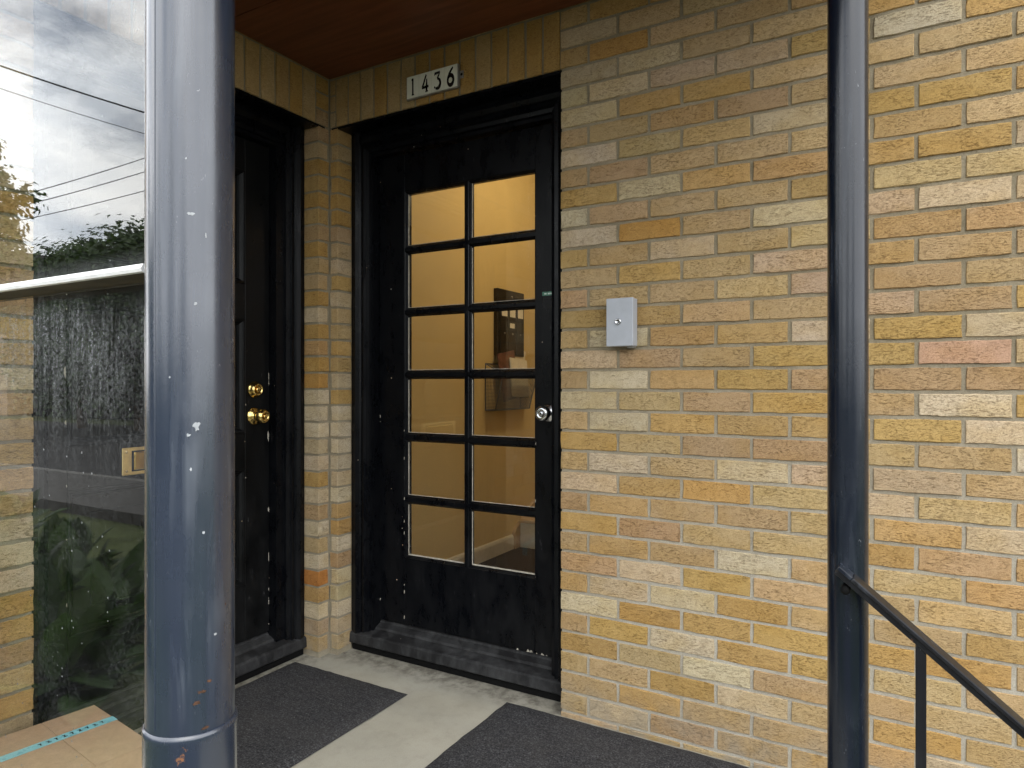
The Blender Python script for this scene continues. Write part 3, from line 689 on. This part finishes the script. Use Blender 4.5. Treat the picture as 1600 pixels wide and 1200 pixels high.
# ------------------------------------------------------------------ house number
hn = thing('house_number', 'cream tile house number sign reading 1436 above the glazed door', 'sign', (.53, 0, 2.19))
x0, x1, z0, z1 = .4165, .6465, 2.191, 2.272
MB().box(x0 - .004, x1 + .003, -.013, -.002, z0 - .004, z1 + .002, .001).build('holder', 'tin', hn)
ear = MB().box(x1 + .003, x1 + .020, -.004, -.0022, z0 + .030, z0 + .058, .0008).build('mounting_ear', 'tin', hn)
MB().lathe([(0, 0), (.0045, 0), (.0045, .0015), (0, .002)], (x1 + .012, -.004, z0 + .044), (0, -1, 0), 12).build('screw', 'dark', ear)
tw = (x1 - x0) / 4
def strokes(paths):
    out = MB()
    for pts in paths:
        n = len(pts); L_ = []; R_ = []
        for i, (x, z, wd) in enumerate(pts):
            a = pts[max(i - 1, 0)]; b = pts[min(i + 1, n - 1)]
            d = Vector((b[0] - a[0], b[1] - a[1])); d.normalize(); nn = Vector((-d.y, d.x)) * wd * .66
            L_.append((x + nn.x, z + nn.y)); R_.append((x - nn.x, z - nn.y))
        vs = []
        for y in (0, 1):
            vs += [(p_[0], y, p_[1]) for p_ in L_] + [(p_[0], y, p_[1]) for p_ in R_]
        fs = []
        for i in range(n - 1):
            fs += [(i, i + 1, n + i + 1, n + i), (2 * n + i, 2 * n + n + i, 2 * n + n + i + 1, 2 * n + i + 1), (i, 2 * n + i, 2 * n + i + 1, i + 1), (n + i, n + i + 1, 3 * n + i + 1, 3 * n + i)]
        fs += [(0, n, 3 * n, 2 * n), (n - 1, 3 * n - 1, 4 * n - 1, 2 * n - 1)]
        out.add(vs, fs)
    return out
def arc(cx, cz, rx, rz, a0, a1, w0, w1, n=14):
    r_ = []
    for i in range(n + 1):
        t = i / n; a = R(a0 + (a1 - a0) * t); wd = w0 + (w1 - w0) * (math.sin(math.pi * t))
        r_.append((cx + rx * math.cos(a), cz + rz * math.sin(a), wd))
    return r_
DIG = {
 '1': [[(.50, .02, .15), (.50, .5, .13), (.50, .98, .15)], [(.34, .90, .05), (.42, .93, .09), (.50, .95, .10)], [(.36, .02, .05), (.50, .025, .05), (.66, .02, .05)]],
 '4': [[(.66, 1.0, .10), (.50, .78, .13), (.32, .50, .13), (.16, .30, .15)], [(.10, .27, .10), (.40, .28, .12), (.70, .29, .12), (.94, .31, .11)], [(.72, .76, .08), (.70, .40, .16), (.70, .04, .17)], [(.54, .02, .06), (.72, .025, .06), (.88, .03, .06)]],
 '3': [[(.12, .80, .05), (.16, .90, .12), (.45, .915, .11), (.80, .95, .09)], [(.80, .95, .07), (.64, .76, .11), (.46, .60, .10)], [(.46, .60, .07)] + arc(.44, .31, .40, .28, 80, -120, .09, .20) , [(.20, .08, .08), (.13, .12, .11), (.10, .17, .07)]],
 '6': [[(.82, 1.0, .08), (.62, .88, .13), (.38, .68, .15), (.22, .46, .16), (.17, .30, .16)], arc(.52, .30, .35, .28, 180, 540, .13, .20, 24)],
}
for i, d in enumerate('1436'):
    tx = x0 + tw * i
    tl = MB().box(tx + .0006, tx + tw - .0006, -.0165, -.0131, z0, z1, .0006).build('number_tile', 'tile_white', hn)
    g = strokes(DIG[d]); hgt = .064; wid = .036; ox = tx + tw / 2 - wid / 2; oz = z0 + .008
    g.v = [(ox + v[0] * wid, -.0166 - v[1] * .0006, oz + v[2] * hgt) for v in g.v]
    g.build('numeral', 'ink', tl)

# ------------------------------------------------------------------ key box on the wall
kb = thing('key_box', 'small grey metal key box with round lock on the brick wall', 'key box', (1.282, 0, 1.25))
kz0, kz1 = 1.229, 1.378
MB().box(1.238, 1.324, -.034, -.001, kz0, kz1, .002).build('body', 'grey_box', kb)
lid = MB().box(1.2365, 1.3255, -.045, -.0345, kz0 - .001, kz1 + .001, .0025).build('lid', 'grey_box', kb)
lk = MB().lathe([(0, 0), (.0105, 0), (.0105, .004), (.009, .006), (.0065, .006), (.006, .005), (0, .005)], (1.277, -.045, 1.305), (0, -1, 0), 24).build('lock', 'chrome', lid)
MB().box(1.2762, 1.2778, -.0515, -.0502, 1.3045, 1.3095).build('keyhole', 'dark', lk)
MB().box(1.300, 1.322, -.030, -.006, kz0 - .006, kz0 - .0015, .001).build('latch', 'tin', kb)

# ------------------------------------------------------------------ posts
def post(name, x, y, r, mat, label, sleeve=None):
    t = thing(name, label, 'post', (x, y, 0))
    MB().lathe([(r, 0.0 if sleeve is None else sleeve - .02), (r, ZS - .006)], (x, y, 0), (0, 0, 1), 72).build('shaft', mat, t)
    if sleeve: MB().lathe([(r + .0005, sleeve + .004), (r + .0035, sleeve + .002), (r + .0045, sleeve - .003), (r + .0035, sleeve - .008), (r + .0034, 0.0), ], (x, y, 0), (0, 0, 1), 72).build('base_sleeve', mat, t)
    MB().lathe([(r, ZS - .02), (r + .035, ZS - .012), (r + .035, ZS - .001), (r * .5, ZS - .001)], (x, y, 0), (0, 0, 1), 48).build('cap_plate', mat, t)
    return t
lp = post('steel_post', 1.096, -1.392, .0635, 'post', 'thick scuffed blue-black round steel post beside the glass screen', .590)
sx, sy = 1.096 + .108 * .0633, -1.392 - .994 * .0633
MB().tube([(sx, sy, .60), (sx, sy, ZS - .03)], .0016, 8).build('weld_seam', 'post', lp)
post('steel_post', 1.958, -.574, .0365, 'post_far', 'slim glossy dark steel post with the stair handrail attached')

M['bare'] = plain('bare_scuffed_metal', (.34, .36, .38), .55, .0, .3, 90, .4, .001)
M['rust'] = plain('rust', (.085, .045, .028), .9, 0., .5, 120, .6, .001, .2)
def scuff(post_, cx, cy, r, ang, z, wd, hg, mat, name, seed):
    rg = random.Random(seed); n = 14; vs = [(cx + (r + .0005) * math.cos(ang), cy + (r + .0005) * math.sin(ang), z)]
    for i in range(n):
        t = 2 * math.pi * i / n; k = rg.uniform(.45, 1.1); a_ = ang + wd / 2 * k * math.cos(t) / r; vs.append((cx + (r + .0004) * math.cos(a_), cy + (r + .0004) * math.sin(a_), z + hg / 2 * k * math.sin(t)))
    m = MB(); m.add(vs, [(0, 1 + i, 1 + (i + 1) % n) for i in range(n)], None, True); m.build(name, mat, post_)
av = math.atan2(-.571, .821)
for da, z, wd, hg, mat, sd in ((-.12, 1.048, .012, .016, 'bare', 1), (.05, 1.035, .006, .006, 'bare', 2), (.0, .985, .004, .006, 'bare', 3), (-.28, .890, .005, .007, 'bare', 4), (-.10, 1.228, .005, .005, 'bare', 5), (.0, 1.36, .012, .006, 'bare', 6), (-.32, 1.33, .003, .012, 'bare', 7), (-.55, .735, .006, .005, 'bare', 8), (-.24, .655, .016, .006, 'rust', 9), (-.40, .668, .010, .005, 'rust', 10), (-.12, .640, .012, .008, 'rust', 11), (-.85, .775, .003, .005, 'rust', 12), (-.30, .600, .016, .006, 'rust', 13), (.10, 1.44, .003, .004, 'bare', 14), (.45, 1.12, .003, .004, 'bare', 15)):
    scuff(lp, 1.096, -1.392, .0635, av - da * 1.0, z, wd, hg, mat, 'bare_patch' if mat == 'bare' else 'rust_patch', sd)
# ------------------------------------------------------------------ handrail
hr = thing('handrail', 'dark steel stair handrail sloping down from the slim post', 'handrail', (2.1, -.62, 0))
HY = -.626; sl_t = .826
a0, a1 = 1.951, 2.62
def rz_(x): return .767 - (x - 1.951) * sl_t
cs = math.cos(math.atan(sl_t)); sn = math.sin(math.atan(sl_t))
def railbar(xa, xb, w2, h0, h1, bev=.002):
    m = MB(); L = (xb - xa) / cs
    m.box(0, L, -w2, w2, h0, h1, bev)
    m.v = [(xa + v[0] * cs + v[2] * sn, HY + v[1], rz_(xa) - v[0] * sn + v[2] * cs) for v in m.v]
    return m
railbar(a0 + .021, a1, .021, -.008, 0.0, .002).build('cap_rail', 'rail', hr)
railbar(a0, a1, .0135, -.019, -.0082, .002).build('under_rail', 'rail', hr)
railbar(a0 - .002, a0 + .0208, .019, -.008, -.001, .001).build('end_tab', 'post_far', hr)
MB().lathe([(0, 0), (.008, 0), (.008, .026), (.005, .03), (0, .03)], (1.958, -.61, .722), (0, -1, 0), 16).build('bolt', 'dark', hr)
for x in (2.080, 2.275, 2.43, 2.58):
    zb_ = -.135 if x < 2.283 else (-.27 if x < 2.563 else ZG + .01)
    MB().box(x - .0085, x + .0085, HY - .0085, HY + .0085, zb_, rz_(x) - .022, .0012).build('baluster', 'rail', hr)

# ------------------------------------------------------------------ glass screen between the return wall and the thick post
gs = thing('glass_screen', 'dirty glass wind screen with a pale metal ledge, left of the thick post', 'glass screen', (.5, GY, 0))
g1 = MB().box(.004, 1.034, GY - .003, GY + .003, .012, 1.2805).build('pane', 'glass_screen', gs); g1['label'] = 'dust-streaked lower glass pane'
g2 = MB().box(.004, 1.034, GY - .003, GY + .003, 1.2955, 2.30).build('pane', 'glass_screen', gs); g2['label'] = 'upper glass pane reflecting the sky'
M['ledge_wood'] = plain('weathered_ledge_timber', (.085, .068, .045), .8, 0., .3, 20, .5, .002, .2)
ld = MB().prism([(GY + .012, 1.281), (GY - .058, 1.281), (GY - .058, 1.2925), (GY - .010, 1.2955), (GY + .012, 1.2945)], 'x', .003, 1.040).build('ledge', 'ledge_wood', gs)
MB().prism([(GY - .0582, 1.2815), (GY - .0625, 1.2830), (GY - .0635, 1.2885), (GY - .0600, 1.2955), (GY - .014, 1.2978), (GY - .014, 1.2965), (GY - .0582, 1.2930)], 'x', .003, 1.040).build('nosing', 'silver_ledge', ld)
MB().box(.004, 1.034, GY - .018, GY + .018, 2.301, ZS - .002, .001).build('head_channel', 'silver_ledge', gs)
MB().box(.004, 1.034, GY - .018, GY + .018, 0.001, .0115, .001).build('foot_channel', 'silver_ledge', gs)

# ------------------------------------------------------------------ mats and parcel
def doormat(x0, x1, y0, y1, label):
    t = thing('door_mat', label, 'door mat', ((x0 + x1) / 2, (y0 + y1) / 2, 0), 'charcoal door mats on the porch')
    m = MB(); nx, ny = 24, 18; rg = random.Random(int(x0 * 1000))
    vs = []
    for k in range(ny + 1):
        for i in range(nx + 1):
            e = 1 if 0 < i < nx and 0 < k < ny else 0
            vs.append((x0 + (x1 - x0) * i / nx + (rg.uniform(-.002, .002) if not e else 0), y0 + (y1 - y0) * k / ny + (rg.uniform(-.002, .002) if not e else 0), .0085 * e + .003 + rg.uniform(0, .0012)))
    m.add(vs, [(k * (nx + 1) + i, k * (nx + 1) + i + 1, (k + 1) * (nx + 1) + i + 1, (k + 1) * (nx + 1) + i) for k in range(ny) for i in range(nx)], None, True)
    m.build('pile', 'mat', t)
    MB().box(x0 + .004, x1 - .004, y0 + .004, y1 - .004, .0008, .0028).build('backing', 'dark', t)
doormat(-.052, .520, -1.05, -.137, 'charcoal door mat lying along the panelled door')
doormat(.853, 1.75, -.62, -.012, 'charcoal door mat in front of the brick wall below the key box')

cb = thing('cardboard_box', 'brown cardboard parcel with light blue tape on the mat behind the glass', 'box', (.063, -.976, .012))
cb.rotation_euler.z = R(-7)
def local(parent, mb, name, mat):
    o = bpy.data.objects.new(name, mb.mesh(name, mat)); COL.objects.link(o); o.parent = parent; return o
bw, bd, bh = .335, .26, .188
local(cb, MB().box(.0, bw, -bd, 0, 0, bh - .004, .002), 'carton', 'card_brown')
fl1 = local(cb, MB().box(-.001, bw + .001, -bd / 2 + .0006, .001, bh - .0036, bh, .0012), 'flap', 'card_brown')
fl2 = local(cb, MB().box(-.001, bw + .001, -bd - .001, -bd / 2 - .0006, bh - .0036, bh, .0012), 'flap', 'card_brown')
tp = MB().box(.112, .142, -bd - .0014, .0014, bh + .0003, bh + .0008); tp.box(.112, .142, .0012, .0018, bh - .06, bh + .0008)
tpo = local(cb, tp, 'tape', 'tape')
ink = MB(); ri = random.Random(2)
for k in range(9):
    y = -.030 - k * .018
    ink.box(.121, .133, y - .0016, y + .0016, bh + .0009, bh + .0011); ink.box(.121, .124, y - .005, y + .003, bh + .00088, bh + .00108)
    if k % 2: ink.box(.130, .133, y - .004, y + .005, bh + .00086, bh + .00106)
local(tpo, ink, 'print', 'ink')

# ------------------------------------------------------------------ lobby behind the glazed door
LZ = .118
struct('lobby_floor', MB().box(-.02, 1.9, .225, 4.4, 0, LZ), 'carpet')
struct('lobby_wall', MB().box(-.12, 0.0, .205, 4.4, LZ - .02, 2.6), 'lobby_wall')
struct('lobby_wall', MB().box(1.75, 1.87, .205, 4.4, LZ - .02, 2.6), 'lobby_wall')
struct('lobby_wall', MB().box(-.12, 1.87, 4.4, 4.5, LZ - .02, 2.6), 'lobby_wall')
struct('lobby_wall', MB().box(1.02, 1.749, .203, .24, LZ - .02, 2.6), 'lobby_wall')
struct('lobby_ceiling', MB().box(-.12, 1.87, .205, 4.5, 2.601, 2.70), 'lobby_white')
struct('roof', MB().box(-6.6, 3.7, -1.45, 7.0, 3.302, 3.40), 'roofing') if False else None
rf = MB(); rf.box(-6.6, -.003, -1.48, 6.0, 3.302, 3.40); rf.box(-.003, 3.7, .01, 6.0, 3.302, 3.40); struct('roof', rf, 'roofing')
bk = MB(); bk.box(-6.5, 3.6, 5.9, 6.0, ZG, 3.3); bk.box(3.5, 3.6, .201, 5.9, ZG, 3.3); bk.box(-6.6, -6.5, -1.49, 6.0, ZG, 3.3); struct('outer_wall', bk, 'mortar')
struct('lobby_wall', MB().box(-.6, -.205, -1.2, .1, .0, 2.6), 'dark')
bb = tag(MB().prism([(0.0005, LZ), (.014, LZ), (.014, LZ + .07), (.009, LZ + .083), (.0005, LZ + .088)], 'y', .245, 1.5).build('baseboard', 'baseboard'), 'cream baseboard along the tan lobby wall', 'baseboard')
# stairs rising along the left lobby wall
st = thing('stair', 'stair climbing inside the lobby beside the tan wall', 'stair', (.3, 1.6, LZ))
for k in range(8):
    MB().box(.026, .95, 1.56 + .27 * k, 4.3, LZ + .175 * k + .0005, LZ + .175 * (k + 1) - .022).build('riser', 'baseboard', st)
    MB().box(.026, .955, 1.535 + .27 * k, 1.56 + .27 * (k + 1), LZ + .175 * (k + 1) - .0215, LZ + .175 * (k + 1), .004).build('tread', 'oak', st)
sk = MB().prism([(1.502, LZ), (1.502, LZ + .095), (1.52, LZ + .12), (3.6, LZ + .12 + 2.08 * .56), (3.6, LZ)], 'x', .0008, .022)
sk.build('stringer', 'oak', st)
lm = thing('lobby_mat', 'dark brown mat on the lobby floor inside the glazed door', 'mat', (.5, 1.0, LZ))
MB().box(.06, .95, .42, 1.46, LZ + .001, LZ + .009, .003).build('pile', 'carpet', lm)
# mailbox bank
mb_ = thing('mailbox_bank', 'dark bronze wall mailboxes with paper name cards inside the lobby', 'mailbox', (0, 1.44, 1.28))
MB().box(.0008, .030, 1.29, 1.60, 1.275, 1.662, .003).build('cabinet', 'mailbox', mb_)
for k in range(3):
    y0 = 1.308 + k * .0945
    dr_ = MB().box(.0305, .036, y0, y0 + .0895, 1.290, 1.575, .0015).build('mailbox_door', 'mailbox', mb_)
    MB().box(.0365, .0375, y0 + .014, y0 + .076, 1.505, 1.560).build('name_card', 'paper', dr_)
    MB().lathe([(0, 0), (.005, 0), (.005, .004), (0, .005)], (.036, y0 + .045, 1.405), (1, 0, 0), 12).build('lock', 'tin', dr_)
MB().box(.0365, .0375, 1.417, 1.470, 1.440, 1.468).build('label_plate', 'paper', mb_)
MB().lathe([(0, 0), (.006, 0), (.006, .005), (0, .006)], (.030, 1.445, 1.625), (1, 0, 0), 12).build('lock', 'chrome', mb_)
# wire magazine rack
mr = thing('magazine_rack', 'grey wire mesh magazine rack on the lobby wall below the mailboxes', 'rack', (0, 1.4, .96))
y0, y1, zb0, zt0, dp = 1.20, 1.60, .962, 1.225, .12
fr = MB()
for a in ([(.003, y0, zb0), (.003, y0, zt0), (.003, y1, zt0), (.003, y1, zb0), (.003, y0, zb0)], [(dp * .55, y0, zb0), (dp, y0, zt0 - .06), (dp, y1, zt0 - .06), (dp * .55, y1, zb0), (dp * .55, y0, zb0)],
          [(.003, y0, zt0), (dp, y0, zt0 - .06)], [(.003, y1, zt0), (dp, y1, zt0 - .06)], [(.003, y0, zb0), (dp * .55, y0, zb0)], [(.003, y1, zb0), (dp * .55, y1, zb0)]):
    for i in range(len(a) - 1): fr.tube([a[i], a[i + 1]], .0035, 8)
fr.build('frame', 'wire_mesh', mr)
ms = MB(); nw = 40
for i in range(nw + 1):
    y = y0 + (y1 - y0) * i / nw; ms.tube([(dp * .55, y, zb0), (dp, y, zt0 - .06)], .0012, 4, caps=False); ms.tube([(.004, y, zb0), (dp * .55, y, zb0)], .0012, 4, caps=False)
for i in range(27):
    t = i / 26; x = dp * (.55 + .45 * t); z = zb0 + (zt0 - .06 - zb0) * t; ms.tube([(x, y0, z), (x, y1, z)], .0012, 4, caps=False)
    for yy in (y0, y1): ms.tube([(.004, yy, z), (x, yy, z)], .0012, 4, caps=False)
for i in range(9):
    x = .004 + (dp * .55) * i / 8; 
    for yy in (y0, y1): ms.tube([(x, yy, zb0), (x * 1.3, yy, zt0 - .06)], .0012, 4, caps=False)
tag(ms.build('mesh', 'wire_mesh', mr), kind='stuff')
def sheet(name, mat, y, z, wd, hg, x, tilt, lean, label, cat):
    m = MB().box(-wd / 2, wd / 2, -.004, .004, 0, hg, .001)
    o = m.build(name, mat); o.location = (x, y, z); o.rotation_euler = (lean, tilt, R(90)); return tag(o, label, cat)
sheet('envelope', 'paper', 1.47, 1.03, .20, .23, .078, .06, R(-6), 'white envelope standing at the front of the magazine rack', 'envelope')
sheet('magazine', 'magazine', 1.41, 1.02, .19, .28, .055, -.16, R(-4), 'dark red magazine leaning behind the white envelope in the rack', 'magazine')
sheet('newspaper', 'paper', 1.45, 1.05, .17, .31, .030, .38, R(-3), 'folded newspaper sticking up highest from the magazine rack', 'newspaper')
# ceiling lamp
la = thing('ceiling_lamp', 'lit warm dome lamp on the lobby ceiling', 'lamp', (.85, 1.25, 2.6))
MB().lathe([(.15, 0), (.155, -.012), (.14, -.02)], (.85, 1.25, 2.60), (0, 0, 1), 32).build('base', 'tin', la)
MB().lathe([(.14, -.02), (.135, -.05), (.11, -.085), (.07, -.105), (0, -.112)], (.85, 1.25, 2.60), (0, 0, 1), 32).build('dome', 'lamp', la)
pl = bpy.data.lights.new('bulb', 'POINT'); pl.energy = 18; pl.color = (1, .80, .48); pl.shadow_soft_size = .10
po = bpy.data.objects.new('bulb', pl); COL.objects.link(po); po.parent = la; po.location = (0, 0, -.20)

# ------------------------------------------------------------------ trees across the street, wires, plants (seen in the glass)
def leafquad(mb, c, n, up, ln, wd, tint):
    n = n.normalized(); a = up - n * up.dot(n)
    if a.length < 1e-4: a = Vector((1, 0, 0))
    a.normalize(); b = n.cross(a)
    vs = [c, c + a * ln * .35 + b * wd * .5 + n * wd * .1, c + a * ln, c + a * ln * .35 - b * wd * .5 + n * wd * .1]
    mb.add(vs, [(0, 1, 2, 3)], tint)
def tree(x, y, h, rad, seed, label, nclump=70, per=70, leaf=.17, low=.22):
    rg = random.Random(seed); t = thing('tree', label, 'tree', (x, y, ZG), 'trees along the far side of the street')
    tr = MB(); trunk = [Vector((x, y, ZG - .1))]
    for i in range(1, 6): trunk.append(Vector((x + rg.uniform(-.12, .12) * i, y + rg.uniform(-.12, .12) * i, ZG + h * .62 * i / 5)))
    r0 = h * .022; tr.tube(trunk, [r0 * (1.25 - .17 * i) for i in range(6)], 12)
    cl = []
    for k in range(nclump):
        u = rg.random(); ang = rg.uniform(0, 2 * math.pi); zz = low + (1 - low) * (k + .5) / nclump
        env = math.sin(math.pi * min(1, max(0, (zz - low) / (1 - low) * .86 + .12))) ** .75
        rr_ = rad * env * math.sqrt(rg.uniform(.25, 1)) * rg.uniform(.8, 1.15)
        c = Vector((x + rr_ * math.cos(ang), y + rr_ * math.sin(ang), ZG + h * zz)); cl.append((c, rad * rg.uniform(.16, .30)))
    for c, r_ in cl[::3]:
        k = min(5, max(1, int((c.z - ZG) / h * 6) - 1)); b0 = trunk[k]
        mid = b0.lerp(c, .5) + Vector((0, 0, rg.uniform(0, .3))); tr.tube([b0, mid, c], [r0 * .42, r0 * .25, r0 * .08], 6)
    tr.build('trunk', 'bark', t)
    cr_ = MB()
    for c, r_ in cl:
        for _ in range(per):
            d = Vector((rg.gauss(0, 1), rg.gauss(0, 1), rg.gauss(0, .8))); d.normalize(); p = c + d * r_ * 1.25 * (rg.random() ** .5)
            n = (d + Vector((rg.uniform(-.7, .7), rg.uniform(-.7, .7), rg.uniform(.1, 1.2)))); s_ = leaf * rg.uniform(.7, 1.35)
            leafquad(cr_, p, n, Vector((rg.uniform(-1, 1), rg.uniform(-1, 1), rg.uniform(-.9, .3))), s_, s_ * .55, (rg.random() ** 1.4,) * 3)
    cr_.build('crown', 'leaf', t)
tree(-19.6, -13.9, 6.3, 2.9, 11, 'dense green street tree, tallest in the glass reflection beside the post', 150, 130, .2)
tree(-22.4, -13.6, 6.0, 2.5, 12, 'low green street tree in the middle of the glass reflection', 110, 120, .2)
tree(-16.6, -15.4, 7.0, 3.0, 13, 'broad green tree across the street hidden behind the thick post', 100, 80, .22)
tree(-15.2, -6.75, 7.4, 1.65, 14, 'near street tree at the far left edge of the glass reflection', 110, 110, .17, .40)
tree(-29, -18, 6.0, 3.6, 15, 'far street tree low in the glass reflection at left', 60, 60, .22)
tree(-9.0, -19, 8.0, 3.4, 16, 'round tree across the street, left of the entrance', 60, 50, .22)
tree(3.0, -21, 8.5, 3.6, 17, 'round tree straight across the street from the porch', 60, 50, .22)
tree(15.0, -20, 8.0, 3.6, 18, 'round tree across the street, right of the entrance', 60, 50, .22)
# house far down the street, its gable showing low in the glass
ho = thing('house', 'brown gabled house far down the street, low in the glass reflection', 'house', (-37.5, -19.5, ZG))
M['siding'] = plain('brown_siding', (.16, .11, .075), .8, 0., .12, 2)
M['shingle'] = plain('dark_roof_shingle', (.028, .025, .024), .95, 0., .2, 2, .2, .001, .1)
MB().box(-42, -34.5, -24, -16.6, ZG, 4.4).build('wall', 'siding', ho)
MB().prism([(-42.4, 4.2), (-38.25, 7.8), (-34.1, 4.2), (-34.1, 4.401), (-38.25, 8.05), (-42.4, 4.401)], 'y', -24.5, -16.2).build('roof', 'shingle', ho)
MB().prism([(-41.9, 4.4), (-34.6, 4.4), (-38.25, 7.7)], 'y', -23.9, -16.7).build('gable', 'siding', ho)
for zz in (.6, 2.9):
    for yy in (-22.5, -19.5): 
        wf = MB().box(-34.52, -34.46, yy, yy + 1.3, zz, zz + 1.4).build('window', 'tile_white', ho); MB().box(-34.465, -34.44, yy + .1, yy + 1.2, zz + .1, zz + 1.3).build('pane', 'dark', wf)
# clipped hedge closing the far side of the street
hd = thing('hedge', 'dark green hedge along the far side of the street', 'hedge', (-20, -17.5, ZG))
hm = MB(); hg_ = random.Random(77)
for _ in range(16000):
    xx = hg_.uniform(-60, 25); p_ = Vector((xx, -17.4 + hg_.uniform(-.7, .7), ZG + 2.4 * hg_.random() ** .9 + .25 * math.sin(xx * .9)))
    s_ = hg_.uniform(.22, .42); leafquad(hm, p_, Vector((hg_.uniform(-.6, .6), 1, hg_.uniform(-.2, 1))), Vector((hg_.uniform(-1, 1), 0, hg_.uniform(-.6, .6))), s_, s_ * .6, (hg_.random() ** 1.5,) * 3)
hm.build('foliage', 'leaf', hd)
MB().box(-60, 25, -18.0, -17.5, ZG - .05, 1.1).build('woody_core', 'dark', hd)
# cables
def cable(p, q_, r, label, ext=1.2):
    p, q_ = Vector(p), Vector(q_); d = q_ - p; a = p - d * ext; b = q_ + d * ext
    pts = [a.lerp(b, i / 16) + Vector((0, 0, .25 * ((i / 8 - 1) ** 2 - .12))) for i in range(17)]
    tag(MB().tube(pts, r, 6).build('overhead_cable', 'wire'), label, 'cable', 'overhead cables over the street'); return a, b
cable((-18.63, -9.53, 9.51), (-15.35, -11.43, 8.28), .022, 'thick overhead cable, uppermost in the sky reflection')
cable((-18.63, -9.53, 8.91), (-15.35, -11.43, 7.72), .009, 'thin overhead cable just under the thick one in the reflection')
cable((-18.05, -9.86, 6.12), (-15.35, -11.43, 7.07), .011, 'highest of the three thin cables above the reflected trees')
cable((-17.93, -9.93, 5.87), (-15.35, -11.43, 6.71), .011, 'middle of the three thin cables above the reflected trees')
cable((-18.05, -9.86, 5.46), (-15.35, -11.43, 6.21), .010, 'lowest of the three thin cables above the reflected trees')
# leafy plants in the bed in front of the building
def plant(x, y, sc_, seed, label):
    rg = random.Random(seed); t = thing('leafy_plant', label, 'plant', (x, y, ZG), 'broad-leaved plants in the front bed')
    m = MB()
    for k in range(110):
        a = rg.uniform(0, 6.283); lean = rg.uniform(.10, 1.25); L = sc_ * rg.uniform(.22, .62); wd = L * rg.uniform(.30, .50)
        o_ = Vector((x + rg.uniform(-.22, .22), y + rg.uniform(-.22, .22), ZG)); d = Vector((math.cos(a), math.sin(a), 0)); s_ = Vector((-d.y, d.x, 0)); tint = (rg.random(),) * 3
        pts = []
        for i in range(6):
            u = i / 5; r_ = L * u * math.sin(lean) * (1 + .25 * u); z = L * u * math.cos(lean) * (1.25 - .55 * u * lean)
            wv = wd * (math.sin(math.pi * min(1, max(.02, (u - .25) / .75))) ** .8 if u > .25 else .06)
            c = o_ + d * r_ + Vector((0, 0, z)); pts += [c + s_ * wv / 2 + Vector((0, 0, wv * .15)), c, c - s_ * wv / 2 + Vector((0, 0, wv * .15))]
        m.add(pts, [(3 * i + k_, 3 * i + 3 + k_, 3 * i + 4 + k_, 3 * i + 1 + k_) for i in range(5) for k_ in range(2)], tint, True)
    m.build('leaves', 'leaf2', t)
spots = [(-1.6, -2.5, .95), (-2.1, -2.9, .9), (-2.5, -2.2, .85), (-2.9, -2.8, .95), (-3.5, -2.5, 1.0), (-3.3, -3.3, .85), (-4.1, -3.0, .95), (-4.8, -3.3, .9), (-4.6, -2.5, .9), (-5.6, -3.0, .95), (-5.5, -3.8, .8), (-6.6, -3.6, .9)]
words = ['nearest the porch', 'second from the porch', 'third from the porch', 'fourth from the porch', 'fifth from the porch', 'sixth from the porch', 'seventh from the porch', 'eighth from the porch', 'ninth from the porch', 'tenth from the porch', 'eleventh from the porch', 'farthest from the porch']
for i, (x, y, s_) in enumerate(spots): plant(x, y, s_, 40 + i, 'broad-leaved green plant in the front bed, ' + words[i])
